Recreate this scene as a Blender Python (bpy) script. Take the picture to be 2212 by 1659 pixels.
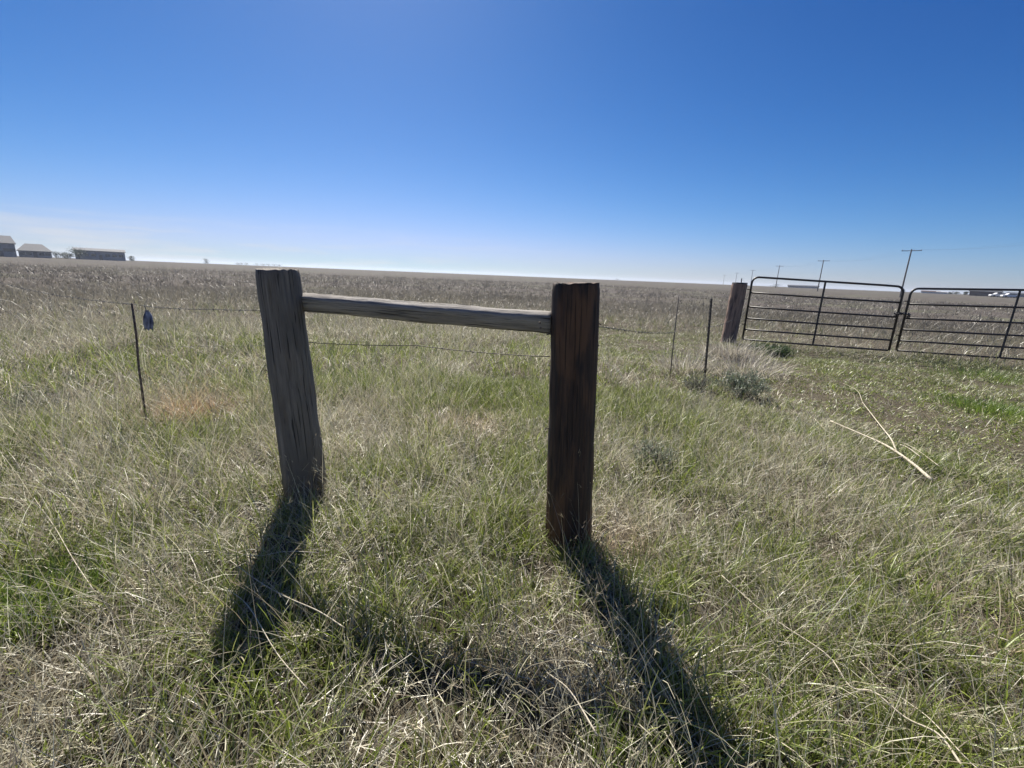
import bpy, bmesh, math, random
import numpy as np
from mathutils import Vector, Matrix
rng = np.random.default_rng(7); random.seed(7)
S = bpy.context.scene; C = S.collection
for o in list(bpy.data.objects): bpy.data.objects.remove(o)

# ------------------------------------------------------------ camera, light
F = 950.0; H = 1.45; ROLL = math.radians(2.32); PITCH = math.atan(233.5 / F)
fw = np.array([0, math.cos(PITCH), -math.sin(PITCH)])
u0 = np.array([0, math.sin(PITCH), math.cos(PITCH)]); r0 = np.array([1., 0, 0])
rt = math.cos(ROLL) * r0 + math.sin(ROLL) * u0
up = -math.sin(ROLL) * r0 + math.cos(ROLL) * u0
cam = bpy.data.objects.new('camera', bpy.data.cameras.new('camera')); C.objects.link(cam)
cam.data.sensor_width = 36; cam.data.lens = F / 2212 * 36
cam.data.clip_start = 0.02; cam.data.clip_end = 12000
M = Matrix(((rt[0], up[0], -fw[0], 0), (rt[1], up[1], -fw[1], 0), (rt[2], up[2], -fw[2], H), (0, 0, 0, 1)))
cam.matrix_world = M; S.camera = cam

SUN_AZ, SUN_EL = math.radians(-18.0), math.radians(46.5)
W = bpy.data.worlds.new('World'); S.world = W; W.use_nodes = True
wn = W.node_tree; bg = wn.nodes['Background']
sky = wn.nodes.new('ShaderNodeTexSky'); sky.sky_type = 'NISHITA'; sky.sun_disc = False
sky.sun_elevation = SUN_EL; sky.sun_rotation = SUN_AZ
sky.altitude = 1600; sky.air_density = 1.0; sky.dust_density = 1.3; sky.ozone_density = 4.0
SKY = 0.085; EXPO = 1.0
sp_ = wn.nodes.new('ShaderNodeSeparateColor'); cb_ = wn.nodes.new('ShaderNodeCombineColor'); wn.links.new(sky.outputs[0], sp_.inputs[0])
for ch_, (pw_, am_) in enumerate(((2.1, 2.2), (1.5, 1.34), (1.12, 1.23))):      # deep, clear high-plains blue
    m1_ = wn.nodes.new('ShaderNodeMath'); m1_.operation = 'MULTIPLY'; m1_.inputs[1].default_value = SKY
    m2_ = wn.nodes.new('ShaderNodeMath'); m2_.operation = 'POWER'; m2_.inputs[1].default_value = pw_
    m3_ = wn.nodes.new('ShaderNodeMath'); m3_.operation = 'MULTIPLY'; m3_.inputs[1].default_value = am_ / SKY / 2 ** EXPO
    wn.links.new(sp_.outputs[ch_], m1_.inputs[0]); wn.links.new(m1_.outputs[0], m2_.inputs[0]); wn.links.new(m2_.outputs[0], m3_.inputs[0])
    k_ = ((.95, .47, .03)[ch_]) * (SKY * 2 ** EXPO) ** 2
    q1_ = wn.nodes.new('ShaderNodeMath'); q1_.operation = 'MULTIPLY'; wn.links.new(m3_.outputs[0], q1_.inputs[0]); wn.links.new(m3_.outputs[0], q1_.inputs[1])
    q2_ = wn.nodes.new('ShaderNodeMath'); q2_.operation = 'MULTIPLY_ADD'; wn.links.new(q1_.outputs[0], q2_.inputs[0]); q2_.inputs[1].default_value = k_; q2_.inputs[2].default_value = 1
    q3_ = wn.nodes.new('ShaderNodeMath'); q3_.operation = 'DIVIDE'; wn.links.new(m3_.outputs[0], q3_.inputs[0]); wn.links.new(q2_.outputs[0], q3_.inputs[1]); wn.links.new(q3_.outputs[0], cb_.inputs[ch_])
tcw = wn.nodes.new('ShaderNodeTexCoord'); mpw = wn.nodes.new('ShaderNodeMapping'); mpw.inputs['Scale'].default_value = (5, 5, 60)
nzw = wn.nodes.new('ShaderNodeTexNoise'); nzw.inputs['Scale'].default_value = 1.0; nzw.inputs['Detail'].default_value = 6; nzw.inputs['Roughness'].default_value = .6
spw = wn.nodes.new('ShaderNodeSeparateXYZ'); rpw = wn.nodes.new('ShaderNodeValToRGB'); rpw.color_ramp.elements[0].position = .46; rpw.color_ramp.elements[1].position = .74
wn.links.new(tcw.outputs['Generated'], mpw.inputs[0]); wn.links.new(mpw.outputs[0], nzw.inputs[0]); wn.links.new(nzw.outputs[0], rpw.inputs[0]); wn.links.new(tcw.outputs['Generated'], spw.inputs[0])
bandw = wn.nodes.new('ShaderNodeMapRange'); bandw.inputs[1].default_value = .085; bandw.inputs[2].default_value = .015; wn.links.new(spw.outputs[2], bandw.inputs[0])
westw = wn.nodes.new('ShaderNodeMapRange'); westw.inputs[1].default_value = .15; westw.inputs[2].default_value = -.45; wn.links.new(spw.outputs[0], westw.inputs[0])
c1w = wn.nodes.new('ShaderNodeMath'); c1w.operation = 'MULTIPLY'; wn.links.new(bandw.outputs[0], c1w.inputs[0]); wn.links.new(westw.outputs[0], c1w.inputs[1])
c2w = wn.nodes.new('ShaderNodeMath'); c2w.operation = 'MULTIPLY'; wn.links.new(c1w.outputs[0], c2w.inputs[0]); wn.links.new(rpw.outputs[0], c2w.inputs[1])
cmw = wn.nodes.new('ShaderNodeMix'); cmw.data_type = 'RGBA'; wn.links.new(c2w.outputs[0], cmw.inputs[0]); wn.links.new(cb_.outputs[0], cmw.inputs[6])      # thin cirrus low in the west
cw_ = .74 / SKY / 2 ** EXPO; cmw.inputs[7].default_value = (cw_, cw_, cw_ * 1.02, 1)
wn.links.new(cmw.outputs[2], bg.inputs[0]); bg.inputs[1].default_value = SKY
sun = bpy.data.objects.new('sun', bpy.data.lights.new('sun', 'SUN')); C.objects.link(sun)
sun.data.energy = 4.7; sun.data.angle = math.radians(0.5); sun.data.color = (1, .94, .84)
sd = Vector((math.sin(SUN_AZ) * math.cos(SUN_EL), math.cos(SUN_AZ) * math.cos(SUN_EL), math.sin(SUN_EL)))
sun.rotation_euler = sd.to_track_quat('Z', 'Y').to_euler(); sun.location = (-6, 20, 30)
vs = S.view_settings; vs.view_transform = 'Standard'; vs.look = 'None'; vs.exposure = EXPO; vs.gamma = 1
S.render.engine = 'CYCLES'

# ------------------------------------------------------------ helpers
def ray(x, y): return fw + rt * (x - 1106) / F - up * (y - 829.5) / F
def gnd(x, y, z=0.0):
    d = ray(x, y); return np.array([0, 0, H]) + d * ((z - H) / d[2])
def hor(x): return 551 + .0405 * x
def far(x, dist):                       # a ground point in the direction of column x
    d = ray(x, hor(x)); n = math.hypot(d[0], d[1]); P = [d[0] / n * dist, d[1] / n * dist]; return np.array([P[0], P[1], float(zg(P[0], P[1]))])
def ray_y(x, y, Y):                     # the point of a ray at world depth Y
    d = ray(x, y); return np.array([0, 0, H]) + d * (Y / d[1])

def vnoise(x, y, s, seed=0):
    x = np.asarray(x, float) / s; y = np.asarray(y, float) / s
    xi = np.floor(x).astype(np.int64); yi = np.floor(y).astype(np.int64); fx = x - xi; fy = y - yi
    fx = fx * fx * (3 - 2 * fx); fy = fy * fy * (3 - 2 * fy)
    def h(a, b):
        n = (a * 374761393 + b * 668265263 + seed * 982451653) & 0xffffffff
        n = ((n ^ (n >> 13)) * 1274126177) & 0xffffffff
        return ((n ^ (n >> 16)) & 0xffff) / 65535.0
    return (h(xi, yi) * (1 - fx) + h(xi + 1, yi) * fx) * (1 - fy) + (h(xi, yi + 1) * (1 - fx) + h(xi + 1, yi + 1) * fx) * fy
def zg(x, y):                           # ground relief
    d = np.hypot(x, y)
    near = (vnoise(x, y, .45, 3) - .5) * .07 + (vnoise(x, y, 1.6, 4) - .5) * .08
    big = (vnoise(x, y, 14, 5) - .5) * .25 * np.clip((d - 12) / 30, 0, 1)
    rise = 1.15 * np.clip((d - 50) / 230, 0, 1) ** 1.3
    return rise + near * np.clip(1.6 - d / 30, 0.2, 1) + big * np.clip(2 - d / 120, 0, 1)

def nodes(name):
    m = bpy.data.materials.new(name); m.use_nodes = True; return m, m.node_tree, m.node_tree.nodes['Principled BSDF']
def simple(name, col, rough=.7, metal=0, noise=.25, scale=30., bump=.2, col2=None, stretch=(1, 1, 1)):
    m, t, b = nodes(name)
    tc = t.nodes.new('ShaderNodeTexCoord'); mp = t.nodes.new('ShaderNodeMapping'); mp.inputs['Scale'].default_value = stretch
    n = t.nodes.new('ShaderNodeTexNoise'); n.inputs['Scale'].default_value = scale; n.inputs['Detail'].default_value = 6
    r = t.nodes.new('ShaderNodeValToRGB')
    c2 = col2 or tuple(c * (1 - noise) for c in col)
    r.color_ramp.elements[0].position = .35; r.color_ramp.elements[1].position = .65
    r.color_ramp.elements[0].color = (*c2, 1); r.color_ramp.elements[1].color = (*col, 1)
    t.links.new(tc.outputs['Object'], mp.inputs[0]); t.links.new(mp.outputs[0], n.inputs[0])
    t.links.new(n.outputs[0], r.inputs[0]); t.links.new(r.outputs[0], b.inputs['Base Color'])
    bp = t.nodes.new('ShaderNodeBump'); bp.inputs['Strength'].default_value = bump; bp.inputs['Distance'].default_value = .01
    t.links.new(n.outputs[0], bp.inputs['Height']); t.links.new(bp.outputs[0], b.inputs['Normal'])
    b.inputs['Roughness'].default_value = rough; b.inputs['Metallic'].default_value = metal
    return m

def link(name, me, mat, parent=None, smooth=False):
    o = bpy.data.objects.new(name, me); C.objects.link(o)
    if mat: me.materials.append(mat)
    if smooth: me.polygons.foreach_set('use_smooth', [True] * len(me.polygons))
    if parent: o.parent = parent
    return o
def tag(o, label=None, cat=None, group=None, kind=None):
    if label: o['label'] = label
    if cat: o['category'] = cat
    if group: o['group'] = group
    if kind: o['kind'] = kind
    return o
def empty(name, loc, rz=0):
    o = bpy.data.objects.new(name, None); C.objects.link(o); o.location = loc; o.rotation_euler = (0, 0, rz)
    o.empty_display_size = .2; return o

class MB:
    def __init__(s): s.v = []; s.f = []
    def box(s, x0, x1, y0, y1, z0, z1):
        i = len(s.v); s.v += [(x, y, z) for z in (z0, z1) for y in (y0, y1) for x in (x0, x1)]
        s.f += [tuple(i + k for k in q) for q in ((0, 2, 3, 1), (4, 5, 7, 6), (0, 1, 5, 4), (2, 6, 7, 3), (0, 4, 6, 2), (1, 3, 7, 5))]
    def poly(s, pts, f):
        i = len(s.v); s.v += [tuple(p) for p in pts]; s.f += [tuple(i + k for k in q) for q in f]
    def tube(s, pts, rad, n=8, cap=True):
        pts = [Vector(p) for p in pts]; k = len(pts); i = len(s.v)
        rad = [rad] * k if np.isscalar(rad) else rad
        ref = None
        for j, p in enumerate(pts):
            d = (pts[min(j + 1, k - 1)] - pts[max(j - 1, 0)]).normalized()
            if ref is None: ref = d.orthogonal().normalized()
            ref = (ref - d * ref.dot(d)).normalized(); b = d.cross(ref)
            for a in range(n):
                t = 2 * math.pi * a / n; s.v.append(tuple(p + (ref * math.cos(t) + b * math.sin(t)) * rad[j]))
        for j in range(k - 1):
            for a in range(n):
                s.f.append((i + j * n + a, i + j * n + (a + 1) % n, i + (j + 1) * n + (a + 1) % n, i + (j + 1) * n + a))
        if cap:
            s.f.append(tuple(i + a for a in range(n))[::-1]); s.f.append(tuple(i + (k - 1) * n + a for a in range(n)))
    def build(s, name, mat, parent=None, smooth=False):
        me = bpy.data.meshes.new(name); me.from_pydata(s.v, [], s.f); me.update(); return link(name, me, mat, parent, smooth)

# ------------------------------------------------------------ materials
def wood_mat(name, ramp, streak, patch_col=None, rough=.85, bump=.9):
    m, t, b = nodes(name); N = t.nodes.new; L = t.links.new
    tc = N('ShaderNodeTexCoord'); mp = N('ShaderNodeMapping'); mp.inputs['Scale'].default_value = (1, 1, .045)
    L(tc.outputs['Object'], mp.inputs[0])
    n1 = N('ShaderNodeTexNoise'); n1.inputs['Scale'].default_value = 70; n1.inputs['Detail'].default_value = 8; n1.inputs['Roughness'].default_value = .7
    L(mp.outputs[0], n1.inputs[0])
    mp2 = N('ShaderNodeMapping'); mp2.inputs['Scale'].default_value = (1, 1, .16); L(tc.outputs['Object'], mp2.inputs[0])
    n2 = N('ShaderNodeTexNoise'); n2.inputs['Scale'].default_value = 14; n2.inputs['Detail'].default_value = 5; L(mp2.outputs[0], n2.inputs[0])
    r = N('ShaderNodeValToRGB'); e = r.color_ramp.elements
    e[0].position = .3; e[0].color = (*ramp[0], 1); e[1].position = .7; e[1].color = (*ramp[-1], 1)
    for i, c in enumerate(ramp[1:-1]):
        q = e.new(.3 + .4 * (i + 1) / (len(ramp) - 1)); q.color = (*c, 1)
    L(n1.outputs[0], r.inputs[0])
    r2 = N('ShaderNodeValToRGB'); r2.color_ramp.elements[0].position = .5; r2.color_ramp.elements[1].position = .66
    L(n2.outputs[0], r2.inputs[0])
    mx = N('ShaderNodeMix'); mx.data_type = 'RGBA'; L(r2.outputs[0], mx.inputs[0]); L(r.outputs[0], mx.inputs[6]); mx.inputs[7].default_value = (*streak, 1)
    # fine dark checks running along the grain
    mp3 = N('ShaderNodeMapping'); mp3.inputs['Scale'].default_value = (1, 1, .02); L(tc.outputs['Object'], mp3.inputs[0])
    n3 = N('ShaderNodeTexNoise'); n3.inputs['Scale'].default_value = 110; n3.inputs['Detail'].default_value = 2; L(mp3.outputs[0], n3.inputs[0])
    r3 = N('ShaderNodeValToRGB'); r3.color_ramp.elements[0].position = .33; r3.color_ramp.elements[1].position = .40
    r3.color_ramp.elements[0].color = (.25, .25, .25, 1); L(n3.outputs[0], r3.inputs[0])
    if patch_col:
        mp4 = N('ShaderNodeMapping'); mp4.inputs['Scale'].default_value = (1, 1, .22); L(tc.outputs['Object'], mp4.inputs[0])
        n4 = N('ShaderNodeTexNoise'); n4.inputs['Scale'].default_value = 9; n4.inputs['Detail'].default_value = 4; L(mp4.outputs[0], n4.inputs[0])
        r4 = N('ShaderNodeValToRGB'); r4.color_ramp.elements[0].position = .50; r4.color_ramp.elements[1].position = .60; L(n4.outputs[0], r4.inputs[0])
        sc4 = N('ShaderNodeMath'); sc4.operation = 'MULTIPLY'; sc4.inputs[1].default_value = .75; L(r4.outputs[0], sc4.inputs[0])
        mx4 = N('ShaderNodeMix'); mx4.data_type = 'RGBA'; L(sc4.outputs[0], mx4.inputs[0]); L(mx.outputs[2], mx4.inputs[6]); mx4.inputs[7].default_value = (*patch_col, 1); mx = mx4
    mu = N('ShaderNodeMix'); mu.data_type = 'RGBA'; mu.blend_type = 'MULTIPLY'; mu.inputs[0].default_value = 1
    L(mx.outputs[2], mu.inputs[6]); L(r3.outputs[0], mu.inputs[7]); L(mu.outputs[2], b.inputs['Base Color'])
    ad = N('ShaderNodeMath'); ad.operation = 'ADD'; L(n1.outputs[0], ad.inputs[0]); L(r3.outputs[0], ad.inputs[1])
    bp = N('ShaderNodeBump'); bp.inputs['Strength'].default_value = bump; bp.inputs['Distance'].default_value = .006
    L(ad.outputs[0], bp.inputs['Height']); L(bp.outputs[0], b.inputs['Normal']); b.inputs['Roughness'].default_value = rough
    return m
grey_wood = wood_mat('weathered_grey_wood', [(.11, .095, .08), (.20, .175, .145), (.29, .255, .215)], (.15, .125, .10), (.14, .125, .105))
tar_wood = wood_mat('creosote_brown_wood', [(.016, .011, .009), (.052, .028, .017), (.11, .058, .032)], (.016, .013, .012), (.16, .078, .036), rough=.75)
tan_wood = wood_mat('bleached_brown_wood', [(.15, .09, .07), (.30, .20, .15), (.38, .29, .23)], (.08, .06, .055))
rail_wood = wood_mat('rail_grey_wood', [(.14, .125, .11), (.28, .26, .235), (.40, .375, .34)], (.24, .215, .19))
rust = simple('rusty_steel', (.22, .17, .14), .8, .2, col2=(.045, .03, .028), scale=60)
dark_steel = simple('dark_painted_steel', (.022, .022, .026), .45, .0, col2=(.035, .024, .018), scale=25, bump=.05)
wire_mat = simple('dull_wire', (.13, .12, .11), .5, .6, scale=80)

def blade_mat(name, transl=.38, rough=.6):
    m = bpy.data.materials.new(name); m.use_nodes = True; t = m.node_tree; t.nodes.clear(); N = t.nodes.new; L = t.links.new
    at = N('ShaderNodeAttribute'); at.attribute_name = 'Col'
    df = N('ShaderNodeBsdfDiffuse'); tr = N('ShaderNodeBsdfTranslucent'); gl = N('ShaderNodeBsdfGlossy'); gl.inputs['Roughness'].default_value = .45
    gl.inputs['Color'].default_value = (.9, .9, .9, 1)
    L(at.outputs['Color'], df.inputs[0]); L(at.outputs['Color'], tr.inputs[0])
    m1 = N('ShaderNodeMixShader'); m1.inputs[0].default_value = transl; L(df.outputs[0], m1.inputs[1]); L(tr.outputs[0], m1.inputs[2])
    m2 = N('ShaderNodeMixShader'); m2.inputs[0].default_value = .06; L(m1.outputs[0], m2.inputs[1]); L(gl.outputs[0], m2.inputs[2])
    o = N('ShaderNodeOutputMaterial'); L(m2.outputs[0], o.inputs[0]); return m
grass_mat = blade_mat('grass_blades')

# ------------------------------------------------------------ ground
def ground_mat():
    m, t, b = nodes('prairie_soil'); N = t.nodes.new; L = t.links.new
    g = N('ShaderNodeNewGeometry')
    def noise(s, d=6, r=.6):
        n = N('ShaderNodeTexNoise'); n.inputs['Scale'].default_value = s; n.inputs['Detail'].default_value = d; n.inputs['Roughness'].default_value = r
        L(g.outputs['Position'], n.inputs[0]); return n
    def ramp(n, p0, c0, p1, c1):
        r = N('ShaderNodeValToRGB'); r.color_ramp.elements[0].position = p0; r.color_ramp.elements[1].position = p1
        r.color_ramp.elements[0].color = (*c0, 1); r.color_ramp.elements[1].color = (*c1, 1); L(n.outputs[0], r.inputs[0]); return r
    near = ramp(noise(55, 8, .75), .35, (.035, .03, .022), .65, (.13, .11, .075))
    farc = ramp(noise(.35, 10, .75), .38, (.06, .053, .047), .62, (.12, .104, .092))
    gr = ramp(noise(.11, 8, .7), .5, (0, 0, 0), .62, (1, 1, 1))
    grm = N('ShaderNodeMath'); grm.operation = 'MULTIPLY'; grm.inputs[1].default_value = .45; L(gr.outputs[0], grm.inputs[0])
    fg = N('ShaderNodeMix'); fg.data_type = 'RGBA'; L(grm.outputs[0], fg.inputs[0]); L(farc.outputs[0], fg.inputs[6]); fg.inputs[7].default_value = (.12, .135, .07, 1)
    ln = N('ShaderNodeVectorMath'); ln.operation = 'LENGTH'; L(g.outputs['Position'], ln.inputs[0])
    mr = N('ShaderNodeMapRange'); mr.inputs[1].default_value = 6; mr.inputs[2].default_value = 45; L(ln.outputs['Value'], mr.inputs[0])
    mx = N('ShaderNodeMix'); mx.data_type = 'RGBA'; L(mr.outputs[0], mx.inputs[0]); L(near.outputs[0], mx.inputs[6]); L(fg.outputs[2], mx.inputs[7])
    L(mx.outputs[2], b.inputs['Base Color']); b.inputs['Roughness'].default_value = .95; b.inputs['Specular IOR Level'].default_value = .1
    bp = N('ShaderNodeBump'); bp.inputs['Strength'].default_value = .6; bp.inputs['Distance'].default_value = .03
    L(noise(30, 8, .7).outputs[0], bp.inputs['Height']); L(bp.outputs[0], b.inputs['Normal']); return m
radii = np.concatenate([[0.0001], np.linspace(.15, 6, 60), np.geomspace(6.2, 3400, 110)]); NA = 360
ang = np.linspace(0, 2 * np.pi, NA, endpoint=False)
GX = (radii[:, None] * np.sin(ang)[None]).ravel(); GY = (radii[:, None] * np.cos(ang)[None]).ravel(); GZ = zg(GX, GY)
a = np.arange(NA); b_ = (a + 1) % NA
faces = np.concatenate([np.stack([i * NA + a, i * NA + b_, (i + 1) * NA + b_, (i + 1) * NA + a], 1) for i in range(len(radii) - 1)])[:, ::-1]
def mesh_np(name, V, Fq, col=None):
    me = bpy.data.meshes.new(name); me.vertices.add(len(V)); me.vertices.foreach_set('co', np.ascontiguousarray(V, dtype=np.float32).ravel())
    nf, k = Fq.shape; me.loops.add(nf * k); me.loops.foreach_set('vertex_index', np.ascontiguousarray(Fq, dtype=np.int32).ravel())
    me.polygons.add(nf); me.polygons.foreach_set('loop_start', np.arange(0, nf * k, k, dtype=np.int32))
    me.update(calc_edges=True)
    if col is not None:
        ca = me.color_attributes.new('Col', 'FLOAT_COLOR', 'POINT')
        ca.data.foreach_set('color', np.concatenate([col, np.ones((len(col), 1))], 1).astype(np.float32).ravel())
    me.validate(); return me
ground = link('ground', mesh_np('ground', np.stack([GX, GY, GZ], 1), faces), ground_mat(), smooth=True)
tag(ground, 'dry prairie ground running flat to the horizon', 'ground', kind='structure')

# ------------------------------------------------------------ grass blades
def ribbons(bx, by, bz, ln, wd, az, lean, curl, face, seg=3, tw=.25):
    """blades as tapering ribbons: base, length, width, azimuth of lean, lean angle at root, added lean at tip"""
    n = len(bx); P = np.zeros((n, seg + 1, 3)); P[:, 0] = np.stack([bx, by, bz], 1)
    for i in range(seg):
        th = lean + curl * (i + .5) / seg; st = ln / seg
        P[:, i + 1, 0] = P[:, i, 0] + np.sin(th) * np.sin(az) * st
        P[:, i + 1, 1] = P[:, i, 1] + np.sin(th) * np.cos(az) * st
        P[:, i + 1, 2] = P[:, i, 2] + np.cos(th) * st
    sx = np.cos(face); sy = np.sin(face); V = np.zeros((n, (seg + 1) * 2, 3))
    for i in range(seg + 1):
        w = wd * (1 - (1 - tw) * (i / seg) ** 1.5) / 2
        V[:, 2 * i] = P[:, i]; V[:, 2 * i + 1] = P[:, i]
        V[:, 2 * i, 0] -= sx * w; V[:, 2 * i, 1] -= sy * w; V[:, 2 * i + 1, 0] += sx * w; V[:, 2 * i + 1, 1] += sy * w
    base = (np.arange(n) * (seg + 1) * 2)[:, None]
    Fq = np.concatenate([base + np.array([[2 * i, 2 * i + 1, 2 * i + 3, 2 * i + 2]]) for i in range(seg)])
    return V.reshape(-1, 3), Fq
def pg(x, y): g = gnd(x, y); return g[0], g[1]
GREEN = [(*pg(1140, 1030), .35, .9), (*pg(60, 1330), .22, 1.), (*pg(620, 1480), .30, .6), (*pg(1000, 960), .5, .5), (*pg(1000, 1330), .3, .4),
         (*pg(1500, 1010), .7, .5), (*pg(1650, 1130), .5, .45), (*pg(2150, 890), .9, .9), (*pg(2050, 790), 1.2, .9), (*pg(1750, 775), 1., .8),
         (*pg(2200, 800), 1.5, .8), (*pg(1560, 1400), .3, .35), (*pg(1300, 1640), .10, 1.), (*pg(500, 940), .4, .4), (*pg(1100, 860), 1., .6), (*pg(720, 840), .8, .35)]
DRY = [(*pg(60, 1520), .42, 1.), (*pg(430, 905), .35, 1.), (*pg(1010, 930), .4, .9), (*pg(1330, 1200), .25, .8), (*pg(1560, 770), .9, 1.), (*pg(1950, 850), .5, .6),
       (*pg(2190, 985), .3, .5), (*pg(830, 950), .4, .7), (*pg(150, 870), .6, .5), (*pg(1200, 1450), .3, .4), (*pg(840, 1560), .15, .6)]
def patch(x, y, L):
    r = np.zeros_like(x)
    for px, py, R, s in L: r = np.maximum(r, s * np.exp(-((x - px) ** 2 + (y - py) ** 2) / R ** 2))
    return r
def greenness(x, y):
    d = np.hypot(x, y)
    g = .30 + .75 * (vnoise(x, y, .9, 11) - .5) + .7 * (vnoise(x, y, .28, 12) - .5) + .35 * (vnoise(x, y, 4, 13) - .5)
    g = g + patch(x, y, GREEN) * .8 - patch(x, y, DRY) * .9
    g = g + .14 * np.exp(-((d - 6) / 5) ** 2) - .3 * np.clip((d - 9) / 18, 0, 1)
    return np.clip(g, .02, .97)
STRAW = np.array([(.60, .56, .41), (.44, .42, .32), (.74, .70, .52), (.34, .29, .22), (.52, .46, .32)])
LEAF = np.array([(.23, .29, .045), (.30, .37, .07), (.15, .20, .04), (.40, .43, .14), (.19, .24, .06)])
POSTS = []                                # filled below, blades keep clear of these
def sample(r0_, r1_, n, a0, a1):
    r = np.sqrt(rng.uniform(r0_ ** 2, r1_ ** 2, n)); t = rng.uniform(a0, a1, n); return r * np.sin(t), r * np.cos(t)
def field(name, r0_, r1_, n, amax, wmul, seg, hmul=1., per=11, region=None, short_only=False):
    nc = max(1, n // per); cx, cy = sample(r0_, r1_, nc, -amax, amax)
    if region is not None: kk = region(cx, cy); cx, cy = cx[kk], cy[kk]; nc = len(cx)
    spread = rng.uniform(.012, .06, nc) * (1 + np.hypot(cx, cy) * .06)
    k = np.repeat(np.arange(nc), per); n = len(k)
    dx = rng.normal(0, 1, n) * spread[k]; dy = rng.normal(0, 1, n) * spread[k]
    x = cx[k] + dx; y = cy[k] + dy; d = np.hypot(x, y)
    tr = track(x, y)
    g = np.clip(greenness(cx, cy) + rng.normal(0, .22, nc), 0, 1)[k]; g = np.clip(g + .30 * tr, 0, .97)
    isg = rng.random(n) < g * .93
    short = np.clip(patch(x, y, DRY), 0, 1)
    u = rng.random(n); flat = (~isg) & (u < .46); tall = (~isg) & (u > .95) & (not short_only)
    ln = np.where(isg, rng.uniform(.05, .16, n), rng.uniform(.07, .24, n)); ln = np.where(flat, rng.uniform(.03, .15, n), ln)
    cm = rng.uniform(.55, 1.5, nc)[k]
    ln = np.where(flat, ln, ln * cm); ln = np.where(tall, rng.uniform(.26, .5, n), ln)
    ln = ln * (1 + .25 * (d < 2.4) * (~flat))
    ln *= (.55 + .6 * vnoise(x, y, .6, 21) + .45 * vnoise(x, y, .16, 22)) * (1 - .62 * tr) * (1 - .35 * short) * hmul * (1 + .35 * np.clip(-x / 1.5 + .2, 0, 1) * np.clip((y - 1.6) / 1.5, 0, 1))
    wd = np.where(isg, rng.uniform(.0035, .0075, n), rng.uniform(.0022, .0050, n)); wd = np.where(tall, .0022, wd) * wmul
    az = np.arctan2(dx, dy) + rng.normal(0, .7, n)
    lean = np.where(isg, rng.uniform(.0, .5, n), rng.uniform(.05, .8, n)); lean = np.where(flat, rng.uniform(1.15, 1.55, n), lean); lean = np.where(tall, rng.uniform(.1, .7, n), lean)
    curl = np.where(isg, rng.uniform(.1, 1.3, n), rng.uniform(.0, 1.7, n)); curl = np.where(flat, rng.uniform(-.4, .3, n), curl); curl = np.where(tall, rng.uniform(0, .6, n), curl)
    lean = np.clip(lean + .35 * tr, 0, 1.55)
    z = zg(x, y) + np.where(flat, rng.uniform(0, .06, n) * (1 - .6 * tr), -.005)
    V, Fq = ribbons(x, y, z, ln, wd, az, lean, curl, rng.uniform(0, np.pi, n), seg)
    pal = np.where(isg[:, None], LEAF[rng.integers(0, 5, n)], STRAW[rng.integers(0, 5, n)])
    warm = patch(x, y, [(*pg(430, 905), .38, 1.), (*pg(1010, 930), .35, .5), (*pg(1330, 1200), .2, .4), (*pg(560, 1420), .12, .5), (*pg(2240, 1430), .3, .5)])[:, None]
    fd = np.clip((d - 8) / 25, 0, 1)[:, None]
    pal = pal * (1 + (rng.uniform(.55, 1.22, n)[:, None] - 1) * (1 - .7 * fd))
    pal = np.where(isg[:, None], pal, pal * (1 - warm * np.array([-.05, .24, .42])))
    clump = (.8 + .36 * rng.random(nc))[k]; pal = pal * clump[:, None]
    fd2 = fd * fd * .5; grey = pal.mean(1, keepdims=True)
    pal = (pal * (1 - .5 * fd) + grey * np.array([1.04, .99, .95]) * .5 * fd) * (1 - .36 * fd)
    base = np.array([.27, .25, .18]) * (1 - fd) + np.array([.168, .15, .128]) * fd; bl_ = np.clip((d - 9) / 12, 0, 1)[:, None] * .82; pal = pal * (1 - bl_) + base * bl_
    pal = pal * (1 + fd * (.5 * vnoise(x, y, 7, 61) + .5 * vnoise(x * .35, y, 19, 62) - .5))[..., :1] if False else pal * (1 + fd[:, 0] * (.5 * vnoise(x, y, 7, 61) + .6 * vnoise(x * .35, y, 19, 62) - .55))[:, None]
    pal = np.clip(pal, 0.01, .8)
    gap = vnoise(x, y, .11, 51) * .6 + vnoise(x, y, .30, 52) * .4
    keep = rng.random(n) < np.where((d < 14) & (tr < .5) & ~flat, np.clip((gap - .24) * 6, .14, 1), 1)
    for px, py, R in POSTS: keep &= np.hypot(x - px, y - py) > R
    col = np.repeat(pal, (seg + 1) * 2, axis=0); Fq = Fq[np.tile(keep, seg)]
    if tall.any() and r0_ < 14:      # seed heads on the tall stalks
        tk = np.where(tall & keep)[0]; tip = V.reshape(n, -1, 3)[tk, -1]; m = 5; tt = np.repeat(tip, m, 0); kk = np.repeat(tk, m)
        a2 = az[kk] + rng.normal(0, .5, len(kk)); tt = tt - np.stack([np.sin(a2), np.cos(a2), np.ones(len(kk)) * 1.2], 1) * (rng.uniform(0, .045, len(kk)))[:, None]
        V2, F2 = ribbons(tt[:, 0], tt[:, 1], tt[:, 2], rng.uniform(.012, .028, len(kk)), np.full(len(kk), .0026 * wmul), a2, rng.uniform(.2, 1.1, len(kk)), rng.uniform(0, .5, len(kk)), rng.uniform(0, 3.1, len(kk)), 1)
        F2 = F2 + len(V); V = np.concatenate([V, V2]); Fq = np.concatenate([Fq, F2]); col = np.concatenate([col, np.repeat(np.clip(pal[kk] * np.array([.9, .85, .78]), 0, .8), 4, 0)])
    return V, Fq, col
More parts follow.
